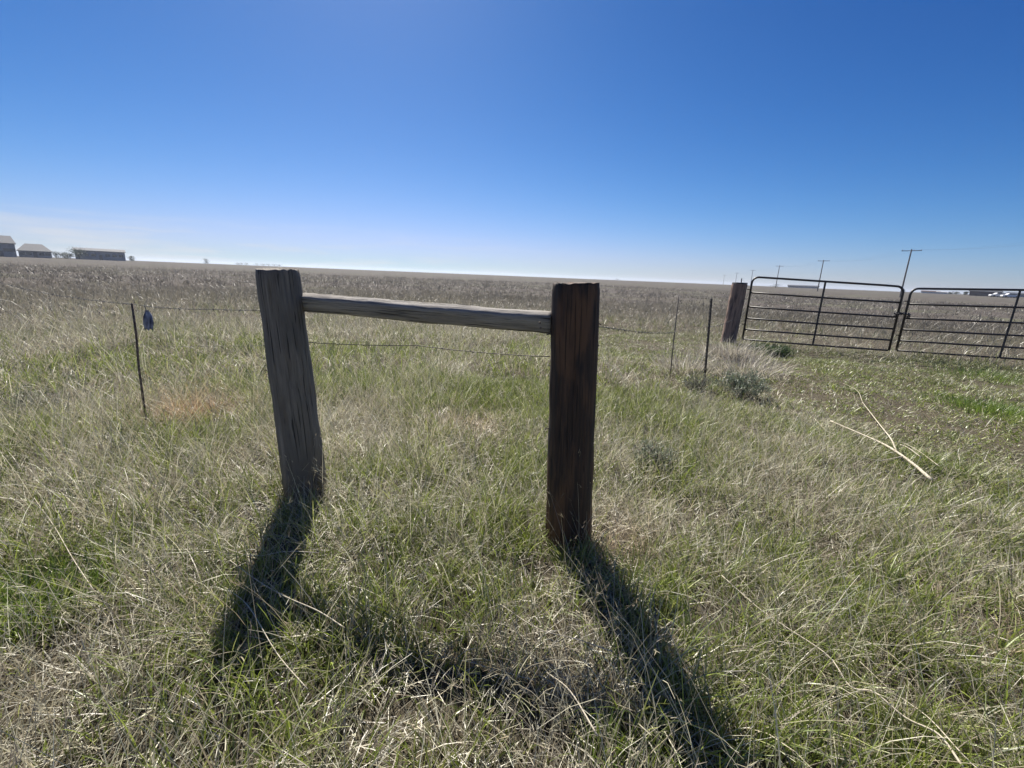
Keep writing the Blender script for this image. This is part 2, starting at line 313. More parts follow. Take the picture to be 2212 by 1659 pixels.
def track(x, y): return np.clip((x * .62 + (y - 4) * .22 - 1.55) / 1.2, 0, 1) * np.clip((15 - y * 1.0 - x * .62) / 1.5 + .6, 0, 1)

# ------------------------------------------------------------ posts and brace
def round_post(name, base, top, rad, mat, top_rad=None, seed=1, lump=.03, ridge=.02, parent=None):
    b = Vector(base) - Vector((0, 0, .08)); t = Vector(top); ax = (t - b); Lh = ax.length; nr, na = 90, 180
    V = []; top_rad = top_rad or rad
    for i in range(nr + 1):
        u = i / nr; R = rad + (top_rad - rad) * u
        for j in range(na):
            th = 2 * math.pi * j / na; cx, cy = math.cos(th), math.sin(th)
            w = 1 + lump * (vnoise(cx * 1.3 + 7, u * 6 * Lh + cy * 1.3, .9, seed) - .5) * 2 + ridge * (vnoise(th * 9, u * 1.2, 1, seed + 5) - .5)
            crack = vnoise(th * 3.3, u * 2.2 + 9, .5, seed + 9); w -= .065 * max(0, crack - .76) / .24; w -= .03 * max(0, vnoise(th * 7.7, u * 3.1 + 3, .5, seed + 14) - .74) / .26
            if u > .985: w *= .975
            V.append((cx * R * w, cy * R * w, u * Lh + (.011 * (vnoise(cx * 3, cy * 3, .55, seed + 2) - .5) if i >= nr - 1 else 0)))
    Fc = [(i * na + j, i * na + (j + 1) % na, (i + 1) * na + (j + 1) % na, (i + 1) * na + j) for i in range(nr) for j in range(na)]
    # domed, checked end grain
    V.append((0, 0, Lh + .004)); c = len(V) - 1
    Fc += [(nr * na + j, nr * na + (j + 1) % na, c) for j in range(na)]
    me = bpy.data.meshes.new(name); me.from_pydata(V, [], Fc); me.update()
    o = link(name, me, mat, parent, True)
    for p in me.polygons[-na:]: p.use_smooth = False
    o.location = b; o.rotation_euler = ax.to_track_quat('Z', 'Y').to_euler(); return o
gl_ = gnd(664, 1075); gr_ = gnd(1227, 1186)
ltop = ray_y(599, 581, gl_[1] - .09); rtop = ray_y(1244, 611, gr_[1]+ .0)
def pxr(px, P): return px / 2 * float(np.dot(np.array(P) - [0, 0, H], fw)) / F
zl = float(zg(gl_[0], gl_[1])); zr = float(zg(gr_[0], gr_[1]))
post_l = round_post('fence_post', (gl_[0], gl_[1], zl), ltop, pxr(86, gl_), grey_wood, pxr(86, ltop), 3)
tag(post_l, 'weathered grey round wooden fence post leaning left, holding the left end of the rail', 'fence post', 'big wooden fence posts')
post_r = round_post('fence_post', (gr_[0], gr_[1], zr), rtop, pxr(104, gr_) * .93, tar_wood, pxr(104, rtop) * .98, 8)
tag(post_r, 'thick dark brown tarred wooden fence post, nearest and at the right end of the rail', 'fence post', 'big wooden fence posts')
POSTS += [(gl_[0], gl_[1], .07), (gr_[0], gr_[1], .08)]
# staples, knots and wire wraps on the right post
bpy.context.view_layer.update()
for px, py in ((1186, 722), (1291, 700), (1287, 745), (1182, 924)):
    q = ray_y(px, py, gr_[1] - .0); w_ = MB(); w_.tube([q + [-.012, -.02, 0], q + [0, -.03, .006], q + [.012, -.02, 0]], .003, 6)
    st = w_.build('staple', rust); st.parent = post_r; st.matrix_parent_inverse = post_r.matrix_world.inverted()

# rail: a squared, weathered timber between the two posts
ra = ray_y(640, 652, gl_[1] - .0); rb = ray_y(1192, 698, gr_[1] + .02)
def rail(name, A, B, hh, dd, mat):
    A, B = Vector(A), Vector(B); ax = B - A; n = 80; V = []; prof = []
    for k in range(24):
        t = 2 * math.pi * k / 24; c, s_ = math.cos(t), math.sin(t); p = 4.2
        prof.append((math.copysign(abs(c) ** (2 / p), c) * dd / 2, math.copysign(abs(s_) ** (2 / p), s_) * hh / 2, t))
    for i in range(n + 1):
        u = i / n
        for (a_, b2, t) in prof:
            w = 1 + .10 * (vnoise(u * 14, t * 1.5, 1, 31) - .5) + .05 * (vnoise(u * 50, t * 3, 1, 32) - .5)
            V.append((a_ * w, b2 * w + .006 * (vnoise(u * 6, 0, 1, 33) - .5), u * ax.length))
    m = 24; Fc = [(i * m + j, i * m + (j + 1) % m, (i + 1) * m + (j + 1) % m, (i + 1) * m + j) for i in range(n) for j in range(m)]
    Fc += [tuple(range(m))[::-1], tuple(n * m + j for j in range(m))]
    me = bpy.data.meshes.new(name); me.from_pydata(V, [], Fc); me.update(); o = link(name, me, mat, None, True)
    z = ax.normalized(); y = (Vector((0, 0, 1)) - z * z.z).normalized(); x = y.cross(z); y = y * math.cos(.42) - x * math.sin(.42); x = y.cross(z)
    o.matrix_world = Matrix(((x[0], y[0], z[0], A[0]), (x[1], y[1], z[1], A[1]), (x[2], y[2], z[2], A[2]), (0, 0, 0, 1))); return o
rl = rail('brace_rail', ra, rb, .102, .070, rail_wood)
tag(rl, 'weathered grey horizontal wooden rail joining the two big fence posts, sunlit along its top', 'fence rail')

for px, py in ((668, 655), (672, 668), (1166, 697), (1168, 708)):
    nl = MB(); a3 = ray_y(px, py, (gl_[1] if px < 900 else gr_[1]) - .035); nl.tube([a3, a3 + [0, -.012, 0]], .005, 8); no = nl.build('nail', rust); no.parent = rl; no.matrix_parent_inverse = rl.matrix_world.inverted()
# ------------------------------------------------------------ steel posts, wires
def t_post(base, top, label, mat, w=.035, studs=True, name='steel_fence_post'):
    b = Vector(base); t = Vector(top); L_ = (t - b).length; o = empty(name, b); m = MB()
    m.box(-w / 2, w / 2, -.003, .003, -.1, L_); m.box(-.002, .002, .0032, w * .5, -.1, L_)
    if studs:
        z = .12
        while z < L_ - .03: m.box(-.006, .006, -.012, -.0025, z, z + .018); z += .055
    s_ = m.build('shaft', mat, o)
    o.rotation_euler = (t - b).to_track_quat('Z', 'Y').to_euler(); tag(o, label, 'metal post', 'thin posts along the wire fence'); return o
def pt_on(x, y, g): return ray_y(x, y, g[1])
glt = gnd(320, 935); lt_top = pt_on(285, 655, glt)
rb_ = MB(); rb_.tube([(*glt[:2], float(zg(*glt[:2])) - .1), tuple(pt_on(312, 880, glt)), tuple(pt_on(300, 795, glt)), tuple(pt_on(294, 720, glt)), tuple(lt_top)], .0085, 8)
tag(rb_.build('steel_fence_post', rust, None, True), 'thin bent rusty rod post in the grass left of the leaning grey wooden post', 'metal post', 'thin posts along the wire fence')
g2 = gnd(1521, 822); t2_top = pt_on(1536, 645, g2)
t_post((*g2[:2], float(zg(*g2[:2]))), t2_top, 'short black steel post standing between the brown post and the gate', dark_steel, .045)
g1 = gnd(1448, 812); t1_top = pt_on(1466, 640, g1)
sb = MB(); sb.tube([(*g1[:2], float(zg(*g1[:2])) - .1), tuple(pt_on(1457, 720, g1)), tuple(t1_top)], .009, 8)
stay = sb.build('fence_stay', simple('grey_stick', (.20, .175, .15), .9), None, True)
tag(stay, 'thin grey-brown stick stay on the wire just left of the short black post', 'fence stay', 'thin posts along the wire fence')

def wire(name, pts, rad, label, barbs=False, sag=.01, twist=False):
    P = []
    for a_, b2 in zip(pts[:-1], pts[1:]):
        a_, b2 = np.array(a_), np.array(b2); L_ = np.linalg.norm(b2 - a_); n = max(4, int(L_ / .08))
        for i in range(n):
            u = i / n; p = a_ * (1 - u) + b2 * u; p = p + [0, 0, -sag * L_ * 4 * u * (1 - u) + .006 * (vnoise(p[0] * 3, p[1] * 3, 1, 77) - .5)]; P.append(p)
    P.append(np.array(pts[-1])); m = MB(); m.tube(P, rad, 5)
    if barbs:
        for i in range(1, len(P) - 1, 2):
            for k in range(2):
                d = Vector([random.uniform(-1, 1) for _ in range(3)]).normalized() * .014; p = Vector(P[i]); m.tube([p - d, p + d], rad * .7, 4)
    return tag(m.build(name, wire_mat, None, True), label, 'fence wire', 'wires of the fence')
D_ = (glt - gl_); lend = gl_ + D_ * 4.0
hz = lambda P, x, y: pt_on(x, y, P)
lw = hz(gl_, 566, 669); lt = hz(glt, 286, 658)
ext = lt + (lt - lw) * 2.2; ext[2] = lt[2] + .0
wire('fence_wire', [lw, lt, ext], .0022, 'top wire running left from the grey post over the thin rusty post', True, .008)
a1_ = hz(gl_, 655, 738); mid1 = (np.array(hz(gl_, 655, 738)) * .5 + np.array(hz(gr_, 1188, 770)) * .5)
wire('fence_wire', [hz(gl_, 655, 738) , mid1 + [0, 0, .018], hz(gr_, 1188, 770)], .0024, 'lower wire crossing between the two big posts under the rail', True, .012)
e1 = hz(gr_, 1290, 704); e2 = hz(g1, 1461, 716); e3 = hz(g2, 1532, 706)
gpb = gnd(1572, 742)
wire('fence_wire', [e1, e2, e3, hz(gpb, 1583, 690)], .0022, 'wire running right from the brown post past the black post to the gate post', True, .006)
lw2 = hz(gl_, 590, 745); lt2 = hz(glt, 300, 745)
wire('fence_wire', [lw2, lt2, lt2 + (lt2 - lw2) * 2.2], .0010, 'faint lower wire running left from the grey post through tall grass', False, .006)

# scrap caught on the fence
q = ray_y(318, 680, glt[1] + .05); sc = MB(); n = 9; m_ = 12
for j in range(m_):
    v = j / (m_ - 1); r = .009 + .031 * math.sin(min(1, v * 1.2) * 1.9) * (1 - .35 * v)
    for i in range(n * 2):
        t = math.pi * i / n; rr = r * (1 + .35 * math.sin(3 * t + v * 3)) ; sc.v.append((q[0] + rr * math.cos(t), q[1] + rr * .6 * math.sin(t), q[2] + .03 - v * .15 + .012 * math.sin(5 * t)))
for j in range(m_ - 1):
    for i in range(n * 2): sc.f.append((j * 18 + i, j * 18 + (i + 1) % 18, (j + 1) * 18 + (i + 1) % 18, (j + 1) * 18 + i))
sc.f.append(tuple(range(18)))
scrap = sc.build('cloth_scrap', simple('blue_white_cloth', (.40, .43, .55), .8, scale=18, col2=(.02, .022, .05), stretch=(1.6, 1.6, .4)), None, True)
tag(scrap, 'small crumpled pale blue and black scrap caught beside the thin rusty post', 'cloth scrap')
kn = MB(); kn.tube([q + [0, 0, .025], q + [-.01, 0, .07]], .003, 6); kn.build('tie', wire_mat, scrap)

# ------------------------------------------------------------ gate
GZ0 = .13
A1 = gnd(1604, 733, GZ0); B1 = gnd(1920, 757, GZ0); A2 = gnd(1936, 757, GZ0); M2 = gnd(2157, 772, GZ0)
B2 = A2 + (M2 - A2) / np.linalg.norm(M2 - A2) * 2 * np.linalg.norm(M2 - A2)
def gate_leaf(A, B, hgt0, hgt1, nv, label):
    A, B = Vector(A), Vector(B); ax = B - A; ax.z = 0; L_ = ax.length
    o = empty('gate_leaf', A, math.atan2(ax.y, ax.x)); R = .14; rr = .024
    def top(x): return hgt0 + (hgt1 - hgt0) * x / L_
    pts = [(0, 0, 0)]; pts += [(R - R * math.cos(t), 0, top(R) - R + R * math.sin(t)) for t in np.linspace(0, math.pi / 2, 9)]
    pts += [(L_ * k / 8, 0, top(L_ * k / 8)) for k in range(1, 8)]
    pts += [(L_ - R + R * math.sin(t), 0, top(L_) - R + R * math.cos(t)) for t in np.linspace(0, math.pi / 2, 9)] + [(L_, 0, 0)]
    m = MB(); m.tube(pts, rr, 10); m.build('outer_frame', dark_steel, o, True)
    fr = [0, .165, .345, .53, .755]
    for k, f_ in enumerate(fr):
        m = MB(); m.tube([(0 + .018, 0, top(0) * f_), (L_ * .33, 0, top(L_ * .33) * f_ - .006), (L_ * .66, 0, top(L_ * .66) * f_ - .006), (L_ - .018, 0, top(L_) * f_)], rr * .86, 8)
        m.build('rail', dark_steel, o, True)
    for k in range(1, nv + 1):
        x = L_ * k / (nv + 1); m = MB(); m.box(x - .02, x + .02, -rr - .008, -rr - .0005, .0, top(x) - .003); m.build('upright', dark_steel, o)
    for z in (top(0) * .25, top(0) * .8):
        m = MB(); m.tube([(-.08, 0, z), (-.02, 0, z)], .012, 6); m.build('hinge', dark_steel, o)
    return o, L_
def topz(x, y, g): return float(ray_y(x, y, g[1])[2]) - GZ0
g_l, LL = gate_leaf(A1, B1, topz(1625, 598, A1), topz(1953, 619, B1), 1, None)
tag(g_l, 'left leaf of the dark steel tube gate, hung next to the wooden gate post', 'gate', 'leaves of the double field gate')
g_r, LR = gate_leaf(A2, B2, topz(1962, 623, A2), topz(2190, 625, M2) + .05, 1, None)
tag(g_r, 'right leaf of the dark steel tube gate, running out of frame at the right', 'gate', 'leaves of the double field gate')
# chain looped round the two meeting stiles
mid = (np.array(B1) + np.array(A2)) / 2; ch = MB(); cz = .13 + topz(1953, 619, B1) * .62
for k in range(26):
    t = 2 * math.pi * k / 26; c = np.array([mid[0] + .17 * math.cos(t), mid[1] + .07 * math.sin(t), cz + .05 * math.cos(t * 2) - .16 * abs(math.cos(t)) ** 3])
    a2 = math.pi / 2 * (k % 2); pts = []
    tg = np.array([-.17 * math.sin(t), .07 * math.cos(t), 0]); tg /= np.linalg.norm(tg); nb = np.array([0, 0, 1.]) * math.cos(a2) + np.cross(tg, [0, 0, 1.]) * math.sin(a2)
    for s_ in range(9):
        u = 2 * math.pi * s_ / 8; pts.append(c + tg * .034 * math.cos(u) + nb * .02 * math.sin(u))
    ch.tube(pts, .010, 6, False)
chain = tag(ch.build('gate_chain', dark_steel, None, True), 'dark chain looped round the meeting stiles of the two gate leaves', 'chain')
# gate post
gp_top = ray_y(1598, 613, gpb[1])
gpost = round_post('fence_post', (*gpb[:2], float(zg(*gpb[:2]))), gp_top, .175, tan_wood, .175, 15, lump=.03)
tag(gpost, 'stout reddish brown wooden gate post rising from dry grass beside the gate', 'fence post', 'big wooden fence posts')
cp = MB(); cp.tube([tuple(np.array(gp_top) + [0, 0, .002]), tuple(np.array(gp_top) + [0, 0, .03])], [.178, .165], 24); cpo = cp.build('cap', simple('dark_cap', (.05, .05, .055), .7))
pn = MB(); pn.tube([tuple(np.array(gp_top) + [.03, 0, .03]), tuple(np.array(gp_top) + [.03, 0, .13])], .012, 8); pno = pn.build('pin', rust)
bpy.context.view_layer.update()
for c_ in (cpo, pno): c_.parent = gpost; c_.matrix_parent_inverse = gpost.matrix_world.inverted()

# ------------------------------------------------------------ brush, branch, stems
def tuft(name, cx, cy, n, spread, l0, l1, w, pals, lean0, lean1, label, cat, seg=4, group=None, curl=(0., .8)):
    k = np.clip(rng.normal(0, 1, (n, 2)), -1.7, 1.7) * spread; x = cx + k[:, 0]; y = cy + k[:, 1]
    V, Fq = ribbons(x, y, zg(x, y) - .01, rng.uniform(l0, l1, n), rng.uniform(.6, 1.2, n) * w, np.arctan2(k[:, 0], k[:, 1]) + rng.normal(0, .6, n),
                    rng.uniform(lean0, lean1, n), rng.uniform(curl[0], curl[1], n), rng.uniform(0, np.pi, n), seg)
    pal = np.array(pals)[rng.integers(0, len(pals), n)] * rng.uniform(.75, 1.15, n)[:, None]
    o = link(name, mesh_np(name, V, Fq, np.repeat(pal, (seg + 1) * 2, 0)), grass_mat); return tag(o, label, cat, group)
def shrub(name, cx, cy, R, hgt, n, pals, label, leaf=.02, group=None):
    """twiggy low bush: thin stems plus many small leaves through its volume"""
    z0 = float(zg(cx, cy)); o = empty(name, (cx, cy, z0)); m = MB(); tips = []
    for i in range(46):
        a_ = random.uniform(0, 6.28); r = R * math.sqrt(random.random()); t = np.array([r * math.cos(a_), r * math.sin(a_), hgt * random.uniform(.45, 1.05) * (1 - .45 * (r / R) ** 2)])
        s_ = np.array([r * .25 * math.cos(a_), r * .25 * math.sin(a_), -.02]); md = (s_ + t) / 2 + np.array([random.uniform(-.04, .04), random.uniform(-.04, .04), .03]); m.tube([s_, md, t], [.005, .004, .0015], 4, False); tips.append((s_, md, t))
    m.build('stems', simple('twig', (.16, .12, .09), .9), o)
    T = np.array([np.concatenate(t) for t in tips]); j = rng.integers(0, len(T), n); u = rng.random(n)[:, None] ** .6
    P = np.where(u < .5, T[j, :3] * (1 - 2 * u) + T[j, 3:6] * 2 * u, T[j, 3:6] * (2 - 2 * u) + T[j, 6:] * (2 * u - 1)) + rng.normal(0, .03 * R / .4, (n, 3))
    V, Fq = ribbons(P[:, 0], P[:, 1], P[:, 2], rng.uniform(.5, 1.3, n) * leaf * 2, np.full(n, leaf * .45), rng.uniform(0, 6.28, n), rng.uniform(.2, 1.6, n), rng.uniform(-.3, .6, n), rng.uniform(0, 3.14, n), 2)
    pal = np.array(pals)[rng.integers(0, len(pals), n)] * rng.uniform(.7, 1.2, n)[:, None]
    link('leaves', mesh_np('leaves', V, Fq, np.repeat(pal, 6, 0)), grass_mat, o); return tag(o, label, 'shrub', group)
sage = [(.17, .20, .13), (.22, .25, .18), (.12, .16, .10)]
gx, gy = pg(1600, 850); shrub('low_shrub', gx, gy, .42, .34, 3500, sage, 'grey-green low shrub in front of the dry grass at the gate post', .022, group='low shrubs by the fence')
gx, gy = pg(1505, 845); shrub('low_shrub', gx, gy, .22, .26, 1300, [(.10, .12, .08), (.16, .17, .12)], 'small dark shrub at the foot of the short black post', .018, group='low shrubs by the fence')
gx, gy = pg(1670, 765); shrub('low_shrub', gx, gy, .50, .20, 3600, [(.07, .11, .04), (.10, .15, .05), (.05, .08, .03)], 'dark green low clump under the left end of the gate', .03, group='low shrubs by the fence')
gx, gy = pg(60, 900); shrub('low_shrub', gx, gy, .35, .25, 2200, [(.10, .12, .07), (.15, .17, .1)], 'dim olive low shrub at the left edge behind the wire', .016, group='low shrubs by the fence')
gx, gy = pg(1410, 1010); shrub('low_shrub', gx, gy, .22, .22, 1500, sage, 'pale sage shrub tuft right of the thick brown post', .014, group='low shrubs by the fence')
for px, py, lab, ct, sp_w in ((1575, 770, 'pale grey dry grass clump growing round the foot of the gate post', 700, .30), (1480, 800, 'dry straw clump left of the short black post', 380, .26), (1610, 805, 'bleached dry grass clump between the gate post and the grey-green shrub', 600, .34)):
    gx, gy = pg(px, py); tuft('dry_grass_clump', gx, gy, ct, sp_w, .15, .50, .010, [(.50, .46, .36), (.38, .35, .28), (.60, .56, .44), (.33, .29, .25), (.40, .36, .31)], .1, 1.0, lab, 'grass clump', group='dry grass clumps by the gate', curl=(-.2, 1.2))

GP = [(.13, .20, .03), (.18, .27, .04), (.09, .15, .025), (.24, .32, .07)]
for px, py, lab, ct, sp_w, l1 in ((2140, 888, 'lush dark green grass tuft in the short turf near the right edge', 1100, .30, .17), (60, 1335, 'bright green grass tuft at the left edge above the bare thatch', 700, .12, .16), (1300, 1650, 'small upright green tuft at the bottom edge left of the brown post shadow', 60, .035, .15), (2120, 812, 'dark green strip of grass just below the right gate leaf', 900, .40, .16)):
    gx, gy = pg(px, py); tuft('green_grass_tuft', gx, gy, ct, sp_w, .06, l1, .0075, GP, .0, .6, lab, 'grass tuft', group='green grass tufts', seg=3)
bark = simple('bleached_stick', (.62, .56, .44), .8, scale=40, col2=(.46, .40, .30))
def stem(name, pix, rads, label, cat, lift=.05, parent=None, mat=bark, grp=None):
    pts = []
    for i, (x, y) in enumerate(pix):
        g = gnd(x, y, lift); pts.append((g[0], g[1], lift + float(zg(g[0], g[1])) + random.uniform(-.008, .008)))
    # smooth with Catmull-Rom
    P = [Vector(p) for p in pts]; Q = []; P = [2 * P[0] - P[1]] + P + [2 * P[-1] - P[-2]]; RR = []
    for i in range(1, len(P) - 2):
        for s_ in range(6):
            u = s_ / 6; a_, b2, c_, d_ = P[i - 1:i + 3]
            Q.append(.5 * ((2 * b2) + (c_ - a_) * u + (2 * a_ - 5 * b2 + 4 * c_ - d_) * u * u + (3 * b2 - a_ - 3 * c_ + d_) * u ** 3))
    Q.append(P[-2]); n = len(Q); RR = [rads[0] + (rads[1] - rads[0]) * i / (n - 1) for i in range(n)]
    m = MB(); m.tube(Q, RR, 7); o = m.build(name, mat, parent, True)
    if not parent: tag(o, label, cat, grp)
    return o
br = stem('dead_branch', [(2015, 1028), (1975, 1000), (1935, 975), (1905, 955), (1860, 935), (1795, 905)], (.012, .006), 'forked bleached dead branch lying in the grass in front of the gate', 'branch', .10)
stem('fork', [(1938, 977), (1925, 948), (1902, 918), (1862, 872)], (.008, .003), None, None, .08, br)
stem('twig', [(1990, 985), (1960, 968), (1945, 958)], (.004, .003), None, None, .12, br)
stem('twig', [(2030, 1005), (1985, 975), (1950, 955), (1925, 952)], (.003, .002), None, None, .10, br)
stem('twig', [(1860, 935), (1830, 938), (1790, 925), (1760, 900)], (.004, .002), None, None, .07, br)
stem('twig', [(1862, 872), (1850, 850), (1820, 835)], (.003, .0015), None, None, .07, br)
stem('twig', [(1950, 985), (1900, 992), (1840, 985)], (.004, .002), None, None, .11, br)
sg = 'fallen dry stems lying on the grass'
stem('dry_stalk', [(2085, 1645), (2030, 1580), (1960, 1540), (1890, 1490), (1840, 1470), (1790, 1410), (1700, 1350), (1640, 1310), (1560, 1240)], (.0035, .0018), 'longest pale dry stem slanting across the lower right grass', 'dry stalk', .13, None, bark, sg)
stem('dry_stalk', [(745, 1368), (690, 1340), (620, 1315), (560, 1280), (500, 1235)], (.0028, .0015), 'pale dry stem crossing the foot of the left post shadow', 'dry stalk', .13, None, bark, sg)
stem('dry_stalk', [(690, 1215), (620, 1215), (540, 1220), (440, 1180), (380, 1150)], (.002, .0012), 'thin dry stem left of the grey post base pointing to upper left', 'dry stalk', .12, None, bark, sg)
stem('dry_stalk', [(1320, 1432), (1240, 1400), (1160, 1375), (1080, 1320)], (.0022, .0012), 'thin dry stem reaching the left edge of the right post shadow', 'dry stalk', .13, None, bark, sg)
stem('dry_stalk', [(2180, 1700), (2100, 1640), (2010, 1540), (1930, 1480), (1860, 1420)], (.0024, .0012), 'thin dry stem nearly parallel to the longest one, nearer the right edge', 'dry stalk', .12, None, bark, sg)
stem('dry_stalk', [(1290, 1600), (1230, 1510), (1180, 1470)], (.003, .0015), 'short dry stem low in the middle between the two shadows', 'dry stalk', .14, None, bark, sg)
stem('dry_stalk', [(665, 1500), (600, 1430), (540, 1340), (490, 1290)], (.002, .0012), 'thin dry stem running down beside the left post shadow', 'dry stalk', .13, None, bark, sg)
stem('dry_stalk', [(205, 1290), (160, 1220), (120, 1150), (75, 1080)], (.002, .0012), 'thin straight dry stem in the grass at the far left', 'dry stalk', .13, None, bark, sg)

# ------------------------------------------------------------ the grass
parts = []
specs = [(.12, 2.6, 100000, math.pi, 1.0, 4, 1.), (2.6, 6, 210000, 1.25, 1.15, 3, 1.), (6, 14, 190000, 1.15, 1.9, 3, 1.1),
         (14, 32, 150000, 1.12, 3.6, 2, 1.3), (32, 95, 120000, 1.1, 8, 2, 1.5)]
for (a_, b2, n, am, wm, sg_, hm) in specs:
    if a_ < 1: n = int(n * 1.35)
    parts.append(field('grass', a_, b2, n, am, wm, sg_, hm))
off = 0; Vs, Fs, Cs = [], [], []
parts.append(field('grass', 3, 17, 300000, 1.15, 1.5, 2, 1., region=lambda x, y: track(x, y) > .3, short_only=True))
for V, Fq, col in parts: Vs.append(V); Fs.append(Fq + off); Cs.append(col); off += len(V)
grass = link('grass', mesh_np('grass', np.concatenate(Vs), np.concatenate(Fs), np.concatenate(Cs)), grass_mat)
tag(grass, 'mixed green and straw coloured prairie grass covering the field', 'grass', kind='stuff')

# ------------------------------------------------------------ far things
def axial(P): return float(np.dot(np.array(P) - [0, 0, H], fw))
wall_tan = simple('tan_siding', (.30, .30, .32), .8, scale=2); wall_grey = simple('grey_siding', (.24, .25, .27), .8, scale=2)
roof_dark = simple('dark_roof', (.06, .065, .08), .7, scale=4); roof_red = simple('brown_roof', (.12, .07, .06), .7, scale=4); white_w = simple('white_siding', (.6, .6, .6), .6, scale=2)
glass_d = simple('window_dark', (.03, .035, .045), .15)
def house(x0, x1, ytop, dist, wall, roofm, label, eave=.6, hip=0., depth=9, name='farm_building', cat='building', grp='far buildings on the horizon', nwin=3, chim=False):
    P0, P1 = far(x0, dist), far(x1, dist); xm = (x0 + x1) / 2; Pm = (P0 + P1) / 2; w = np.linalg.norm(P1 - P0)
    hgt = (hor(xm) - ytop) * axial(Pm) / F + H - Pm[2]; ax = P1 - P0; o = empty(name, tuple(Pm), math.atan2(ax[1], ax[0]))
    e = hgt * eave; hw, hd = w / 2, depth / 2; m = MB(); m.box(-hw, hw, -hd, hd, -.5, e); m.build('wall', wall, o)
    oh = .4; hp = hip * w; m = MB()
    b_pts = [(-hw - oh, -hd - oh, e - .02), (hw + oh, -hd - oh, e - .02), (hw + oh, hd + oh, e - .02), (-hw - oh, hd + oh, e - .02), (-hw - oh + hp, 0, hgt), (hw + oh - hp, 0, hgt),
             (-hw - oh, -hd - oh, e + .13), (hw + oh, -hd - oh, e + .13), (hw + oh, hd + oh, e + .13), (-hw - oh, hd + oh, e + .13)]
    m.poly(b_pts, [(0, 3, 2, 1), (0, 1, 7, 6), (1, 2, 8, 7), (2, 3, 9, 8), (3, 0, 6, 9), (6, 7, 5, 4), (8, 9, 4, 5), (7, 8, 5), (9, 6, 4)]); rf = m.build('roof', roofm, o)
    if chim: m = MB(); m.box(hw * .3, hw * .3 + .9, -.4, .5, hgt - .8, hgt + .8); m.build('chimney', roofm, rf)
    if e > 1.8:
        for k in range(nwin):
            x = -hw + w * (k + .6) / (nwin + .2); m = MB()
            if k == nwin // 2: m.box(x - .55, x + .55, -hd - .05, -hd + .02, 0, min(2.1, e - .2)); m.build('door', roofm, o)
            else: m.box(x - .7, x + .7, -hd - .05, -hd + .02, e * .4, e * .4 + min(1.1, e * .4)); m.build('window', glass_d, o)
    return tag(o, label, cat, grp)
house(-30, 36, 510, 250, wall_grey, roof_dark, 'tall grey house with dark roof cut by the left edge of the horizon', .62, .12, 10, nwin=5, chim=False)
house(42, 112, 528, 260, wall_grey, roof_dark, 'grey hip-roofed house second from the left on the horizon', .45, .28, 11, nwin=5)
house(164, 271, 538, 270, wall_tan, roof_dark, 'long low pale grey shed on the left horizon beside a dark tree', .75, .0, 8, nwin=7)
house(1702, 1768, 616, 420, wall_tan, roof_dark, 'long low dark shed seen under the top rail of the left gate leaf', .6, .0, 10, nwin=5)
house(1990, 2030, 628, 350, white_w, roof_red, 'small house with brownish roof just right of the gate meeting point', .6, .05, 8, nwin=3)
house(2094, 2162, 625, 260, simple('brown_siding', (.11, .07, .07), .8, scale=2), roof_dark, 'dark brown barn on the right horizon behind the right gate leaf', .62, .08, 10, nwin=4)
house(2172, 2225, 632, 300, wall_grey, roof_dark, 'pale low building at the right edge of the horizon', .6, .1, 8, nwin=3)
house(2024, 2046, 630, 330, white_w, white_w, 'small white outbuilding between the brown-roofed house and the barn', .7, .0, 5, nwin=2)

leafd = [(.05, .07, .035), (.035, .05, .025), (.07, .085, .045)]
trunk_m = simple('trunk', (.09, .07, .055), .9)
def tree(x, ytop, wpx, dist, label, name='far_tree', n=900, trunk=True, col=leafd, sparse=1.):
    P = far(x, dist); s_ = axial(P) / F; hgt = (hor(x) - ytop) * s_ + H - P[2]; R = wpx * s_ / 2; o = empty(name, tuple(P)); m = MB()
    m.tube([(0, 0, -.3), (0.05, 0, hgt * .35), (0, .1, hgt * .8)], [.18 * hgt / 6, .12 * hgt / 6, .03], 7)
    for k in range(7):
        a_ = random.uniform(0, 6.28); z = hgt * random.uniform(.25, .6); m.tube([(0, 0, z), (R * .6 * math.cos(a_), R * .6 * math.sin(a_), z + hgt * .25)], [.06 * hgt / 6, .02], 5)
    m.build('trunk', trunk_m, o)
    nb = 14; cc = np.stack([rng.normal(0, .36, nb) * R, rng.normal(0, .36, nb) * R, hgt * rng.uniform(.12, .86, nb)], 1); j = rng.integers(0, nb, n)
    Q = cc[j] + rng.normal(0, 1, (n, 3)) * np.array([R * .26, R * .26, hgt * .10]); Q[:, 2] = np.clip(Q[:, 2], .1, hgt)
    sz = max(.18, hgt * .05)
    V, Fq = ribbons(Q[:, 0], Q[:, 1], Q[:, 2], np.full(n, sz), np.full(n, sz * .8), rng.uniform(0, 6.28, n), rng.uniform(0, 3, n), rng.uniform(-.4, .4, n), rng.uniform(0, 3.14, n), 1, tw=.4)
    pal = np.array(col)[rng.integers(0, 3, n)]; link('crown', mesh_np('crown', V, Fq, np.repeat(pal, 4, 0)), grass_mat, o)
    return tag(o, label, 'tree', 'far trees on the horizon')
tree(172, 534, 28, 262, 'dark round tree at the left end of the long low shed')
tree(122, 543, 22, 262, 'low dark bushy tree just right of the hip-roofed house'); tree(138, 544, 20, 264, 'low dark bushy tree midway between the hip-roofed house and the shed'); tree(152, 546, 20, 262, 'lowest dark bushy tree nearest the left end of the shed')
tree(284, 553, 14, 280, 'small dark tree just right of the long low shed')
tree(447, 558, 14, 420, 'lone small dark tree on the horizon left of the grey post')
